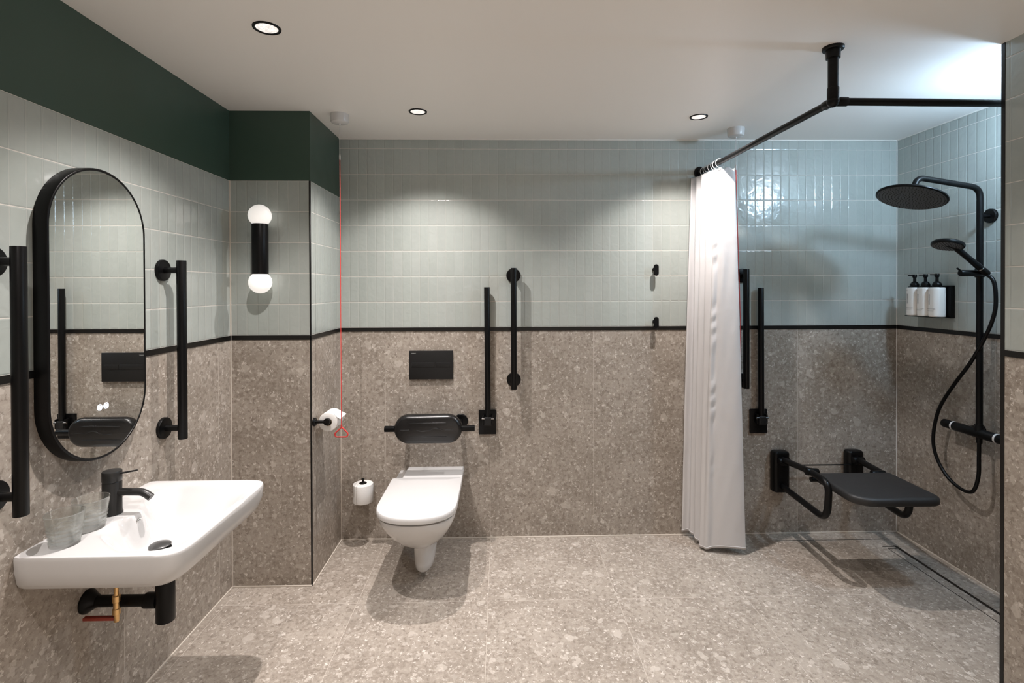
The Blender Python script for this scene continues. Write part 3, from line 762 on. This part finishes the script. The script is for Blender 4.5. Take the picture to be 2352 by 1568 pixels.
# ---------------------------------------------------------------- folding shower seat
t = thing('folding_shower_seat', (1.83, YB, .45), 'black fold-down shower seat with looped side arms', 'shower seat')
for x in (1.6175, 2.0515):
    o = rrect(.097, .060, .022, 6)
    m = MB(); m.loft([[(x+a*k, YB-.030+c*k, z) for a, c in o] for k, z in ((.86, .262), (1, .267), (1, .478), (.97, .487), (.86, .493), (.6, .496))]); m.build('wall_bracket', M['black'], t)
for x0, arm in ((1.6175, [(1.6175, YB-.055, .452), (1.597, 2.600, .492), (1.597, 2.447, .486), (1.597, 2.462, .300), (1.6175, YB-.055, .300)]),
                (2.050, [(2.050, YB-.055, .452), (2.028, 2.630, .449), (1.995, 2.440, .444), (1.995, 2.455, .305), (2.050, YB-.055, .300)])):
    pts = fillet(arm, [.09, .055, .075], 9)
    MB().tube(pts, .0165, 18).build('side_arm', M['black'], t)
    m = MB().cyl((x0-.030, YB-.070, .448), (x0+.034, YB-.070, .448), .019, seg=20, bev=.003); m.box((x0-.024, YB-.085, .424), (x0+.024, YB-.05, .462), .006); m.build('pivot', M['black'], t)
    MB().cyl((x0+.018, YB-.085, .30), (x0+.018, YB-.085, .445), .0032, seg=10).build('stay_rod', M['black'], t)
MB().cyl((1.635, YB-.06, .420), (2.03, YB-.06, .420), .0035, seg=10).build('cross_rod', M['black'], t)
def seat_ring(ins, z):
    o = []
    x0, x1, y0, y1 = 1.632+ins, 2.042-ins, 2.290+ins, 2.640-ins
    r = .105-ins
    for cx_, cy_, a0, rr in ((x1-.05, y1-.012, 0, .012), (x0+.05, y1-.012, PI/2, .012), (x0+r, y0+r*.8, PI, r), (x1-.055+ins*.5, y0+.055-ins*.5, 1.5*PI, .055-ins*.5)):
        for k in range(9):
            a = a0+k/8*PI/2; R = rr
            if a0 in (0, PI/2): o.append(((x1 if a0 == 0 else x0)+(-R if a0 == 0 else R)+R*math.cos(a), cy_+R*math.sin(a), z))
            else: o.append((cx_+R*math.cos(a), cy_+R*(.8 if a0 == PI else 1)*math.sin(a), z))
    return o
MB().loft([seat_ring(.02, .432), seat_ring(.006, .434), seat_ring(.001, .440), seat_ring(0, .452), seat_ring(.002, .463), seat_ring(.008, .469), seat_ring(.020, .4715)]).build('seat', M['black_seat'], t)
m = MB().cyl((1.60, 2.60, .450), (2.02, 2.60, .450), .0125, seg=18); m.cyl((1.575, 2.60, .492), (1.638, 2.60, .486), .0195, seg=20, bev=.003); m.cyl((1.955, 2.648, .458), (2.025, 2.648, .458), .0165, seg=20, bev=.003)
m.box((1.64, 2.56, .45), (1.99, 2.635, .462), .004); m.build('seat_axle', M['black'], t)

# ---------------------------------------------------------------- shower column
RX, RY = XR-.060, 2.372
t = thing('shower_column', (RX, RY, .745), 'black shower column with a large round rain head and mixer bar', 'shower')
HC = Vector((1.94, RY, 1.862)); hn = Vector((math.sin(math.radians(-20)), math.sin(math.radians(-5)), -1)).normalized()
arm = fillet([(RX, RY, .76), (RX, RY, 1.908), (HC.x-hn.x*.10-.004, RY, 1.957), HC-hn*.012], [.045, .035], 9)
MB().tube(arm, .0135, 18).build('riser_pipe', M['black'], t)
hd = MB().lathe([(0.0, -.014), (.030, -.013), (.100, -.0095), (.136, -.007), (.140, -.004), (.140, .001), (.136, .003), (0.0, .004)], HC, hn, 56, False, False).build('rain_head', M['black'], t)
MB().lathe([(0, .0035), (.132, .0035), (.132, .0046), (0, .0046)], HC, hn, 56, False, False).build('spray_plate', M['spray'], hd)
hx, hy, _ = frame_for(hn); m = MB()
for ri in range(1, 11):
    R = .0125*ri; nn = 6*ri
    for k in range(nn):
        a = 2*PI*k/nn+ri*.2; m.lathe([(.0021, .0), (.0015, .0022)], HC+hn*.0044+(hx*math.cos(a)+hy*math.sin(a))*R, hn, 5)
m.build('nozzles', M['nozzle'], hd, weld=False)['kind'] = 'stuff'
m = MB(); m.cyl((RX, RY, 1.776), (XR, 2.376, 1.776), .0085, seg=16); m.lathe([(.034, 0), (.034, .010), (.031, .013), (0, .013)], (XR, 2.376, 1.776), (-1, 0, 0), 32); m.build('wall_fixing', M['black'], t)
MB().cyl((RX, 2.285, .745), (RX, 2.505, .745), .0225, seg=28, bev=.002).build('mixer_bar', M['black'], t)
for y0, y1 in ((2.507, 2.565), (2.225, 2.280)):
    kb = MB().cyl((RX, y0, .745), (RX, y1, .745), .0215, seg=28, bev=.003).build('knob', M['black'], t)
for yy in (2.506, 2.282): MB().cyl((RX, yy-.0045, .745), (RX, yy+.0045, .745), .0229, seg=28).build('white_band', M['plastic_white'], t)
for yy in (2.430, 2.275):
    MB().lathe([(.033, 0), (.033, .006), (.024, .010), (.020, .05)], (XR, yy, .745), (-1, 0, 0), 28).build('wall_rosette', M['black'], t)
m = MB().lathe([(.020, 0), (.017, .014), (.014, .030)], (RX, RY, .760), (0, 0, 1), 24); m.cyl((RX, RY, .700), (RX, RY, .735), .0125, seg=20); m.build('connector', M['black'], t)
m = MB().cyl((2.155, 2.350, 1.505), (2.262, 2.350, 1.505), .0150, seg=24, bev=.004); m.cyl((RX, RY, 1.485), (RX, RY, 1.528), .0185, seg=24, bev=.002); m.tube([(2.160, 2.350, 1.515), (2.140, 2.348, 1.528)], .004, 10)
m.build('slider', M['black'], t)

# hand shower with its hose
A0, A1 = Vector((2.252, 2.322, 1.507)), Vector((2.122, 2.322, 1.612))
t = thing('hand_shower', A0, 'black round hand shower with hose resting in the slider', 'hand shower')
ax = (A1-A0).normalized()
MB().tube([A0-ax*.012, A0, A0+ax*.05, A0+ax*.11, A1+ax*.012], [.0125, .0148, .0140, .0128, .0135], 20).build('handle', M['black'], t)
n2 = Vector((-.30, -.13, -1)).normalized(); H2_ = Vector((2.072, 2.322, 1.636))
hh = MB().lathe([(0, -.017), (.035, -.016), (.055, -.011), (.0625, -.004), (.0635, .003), (.061, .008), (0, .009)], H2_, n2, 44, False, False).tube([A1-ax*.005, (A1+H2_)/2+Vector((.012, 0, .002)), H2_-n2*.004], [.0135, .014, .016], 16).build('head', M['black'], t)
MB().lathe([(0, .008), (.056, .008), (.056, .0098), (0, .0098)], H2_, n2, 44, False, False).build('spray_plate', M['spray'], hh)
hx, hy, _ = frame_for(n2); m = MB()
for ri in range(1, 6):
    nn = 6*ri
    for k in range(nn):
        a = 2*PI*k/nn; m.lathe([(.0022, 0), (.0016, .0022)], H2_+n2*.0096+(hx*math.cos(a)+hy*math.sin(a))*.0105*ri, n2, 6)
m.build('nozzles', M['nozzle'], hh, weld=False)['kind'] = 'stuff'
MB().cyl(A0+ax*.030, A0+ax*.033, .0149, seg=24).build('chrome_ring', M['chrome'], t)
hp = [(2.256, 2.326, 1.500), (2.262, 2.296, 1.470), (2.262, 2.284, 1.40), (2.262, 2.290, 1.318), (2.262, 2.330, 1.215), (2.262, 2.405, 1.082), (2.262, 2.500, .950), (2.262, 2.578, .825), (2.262, 2.612, .715), (2.262, 2.618, .620), (2.262, 2.592, .545), (2.262, 2.540, .484), (2.262, 2.478, .453), (2.262, 2.425, .447), (2.262, 2.388, .470), (2.265, 2.369, .545), (2.269, 2.371, .630), (2.271, 2.372, .712)]
MB().tube([catm(hp, i/130) for i in range(131)], .0082, 12).build('hose', M['black'], t)

# ---------------------------------------------------------------- soap dispensers
t = thing('dispenser_bracket', (XR, 2.683, 1.36), 'black wall bracket holding three white soap bottles', 'bracket')
m = MB().box((XR-.024, 2.569, 1.279), (XR, 2.796, 1.448), .002); m.box((XR-.086, 2.577, 1.2805), (XR-.02, 2.789, 1.2845), .001); m.build('back_plate', M['black'], t)
m = MB()
for yy in (2.611, 2.683, 2.755): m.box((XR-.070, yy-.031, 1.4385), (XR-.020, yy+.031, 1.4435), .001)
m.build('neck_clip', M['black'], t)
def bottle(y, label):
    x = XR-.058; z = 1.2847
    t = thing('soap_dispenser', (x, y, z), label, 'soap bottle', 'wall-mounted soap bottles')
    def rg(k, zz): return [(x+a*k, y+c*k, z+zz) for a, c in rrect(.062, .0705, .026, 8)]
    MB().loft([rg(.92, 0), rg(.985, .003), rg(1, .008), rg(1, .142), rg(.985, .149), rg(.92, .1535), rg(.5, .1545)]).build('bottle', M['dispenser'], t)
    m = MB(); m.lathe([(.0205, .159), (.0215, .163), (.0205, .172), (.014, .182), (.0072, .186), (.0068, .206), (.0105, .209), (.0112, .222), (.010, .2245), (0, .2248)], (x, y, z), (0, 0, 1), 24, True, False)
    m.box((x-.036, y-.0042, z+.2165), (x+.002, y+.0042, z+.2225), .0018); m.build('pump', M['black'], t)
    m = MB(); xf = x-.0312
    random.seed(int(y*1000)); zz = z+.118
    while zz > z+.066:
        h = random.choice((.0032, .0026, .0038)); m.box((xf, y+.012-.0032, zz-h), (xf+.0006, y+.012+.0032, zz)); zz -= h+.0011
    m.build('upright_word', M['ink'], t); m = MB()
    for z0, w in ((.0405, .044), (.0345, .036), (.0300, .030)):
        yy = y+.022
        while yy > y+.022-w:
            ww = random.choice((.0024, .0034, .0046)); m.box((xf, yy-ww, z+z0), (xf+.0006, yy, z+z0+(.0022 if z0 > .04 else .0013))); yy -= ww+.0011
    m.build('small_print', M['ink'], t)
    MB().box((xf, y+.010, z+.136), (xf+.0006, y+.024, z+.1375)).build('top_line', M['ink'], t)
    return t
bottle(2.755, 'white pump bottle nearest the shower corner')
bottle(2.683, 'middle white pump bottle of the three on the shower wall')
bottle(2.611, 'white pump bottle nearest the shower column')

# ---------------------------------------------------------------- floor drain
t = thing('floor_drain', (2.16, 2.30, 0), 'long slim linear drain in the shower floor', 'drain')
MB().box((2.186, YP, .0), (2.201, 2.792, .0014)).build('slot', M['trim_black'], t)
MB().box((2.132, YP, .0), (2.1345, 2.762, .0014)).build('cover_edge', M['trim_black'], t)
m = MB().box((2.118, 2.782, 0), (2.20, 2.786, .0014)); m.box((2.132, 2.760, 0), (2.19, 2.7625, .0014)); m.build('end_frame', M['trim_black'], t)

# ---------------------------------------------------------------- world, camera, view
w = bpy.data.worlds.new('World'); SC.world = w; w.use_nodes = True
bg = w.node_tree.nodes['Background']; bg.inputs[0].default_value = (.5, .5, .5, 1); bg.inputs[1].default_value = 0.0

yaw, pitch, roll_ = .0235, .0068, -.0035
F = Vector((math.sin(yaw), math.cos(yaw), 0)); R = Vector((math.cos(yaw), -math.sin(yaw), 0)); U = Vector((0, 0, 1))
f2 = F*math.cos(pitch)-U*math.sin(pitch); u2 = U*math.cos(pitch)+F*math.sin(pitch)
r3 = R*math.cos(roll_)+u2*math.sin(roll_); u3 = u2*math.cos(roll_)-R*math.sin(roll_)
cam = bpy.data.cameras.new('camera'); co = bpy.data.objects.new('camera', cam); COL.objects.link(co)
cam.sensor_width = 36; cam.sensor_fit = 'HORIZONTAL'; cam.lens = 1176/2352*36; cam.shift_y = -(784-669.5)/2352
cam.clip_start = .02
co.matrix_world = Matrix(((r3.x, u3.x, -f2.x, 0), (r3.y, u3.y, -f2.y, 0), (r3.z, u3.z, -f2.z, 1.442), (0, 0, 0, 1)))
SC.camera = co
vs = SC.view_settings; vs.view_transform = 'Standard'; vs.look = 'None'; vs.exposure = 0.0; vs.gamma = 1.0; vs.use_curve_mapping = False
SC.cycles.max_bounces = 7; SC.cycles.diffuse_bounces = 4; SC.cycles.glossy_bounces = 4; SC.cycles.transparent_max_bounces = 12; SC.cycles.caustics_reflective = False; SC.cycles.caustics_refractive = False
SC.cycles.sample_clamp_indirect = 6.0; SC.cycles.blur_glossy = 0.5
SC.cycles.use_denoising = True
SC.cycles.use_adaptive_sampling = True; SC.cycles.adaptive_threshold = 0.08
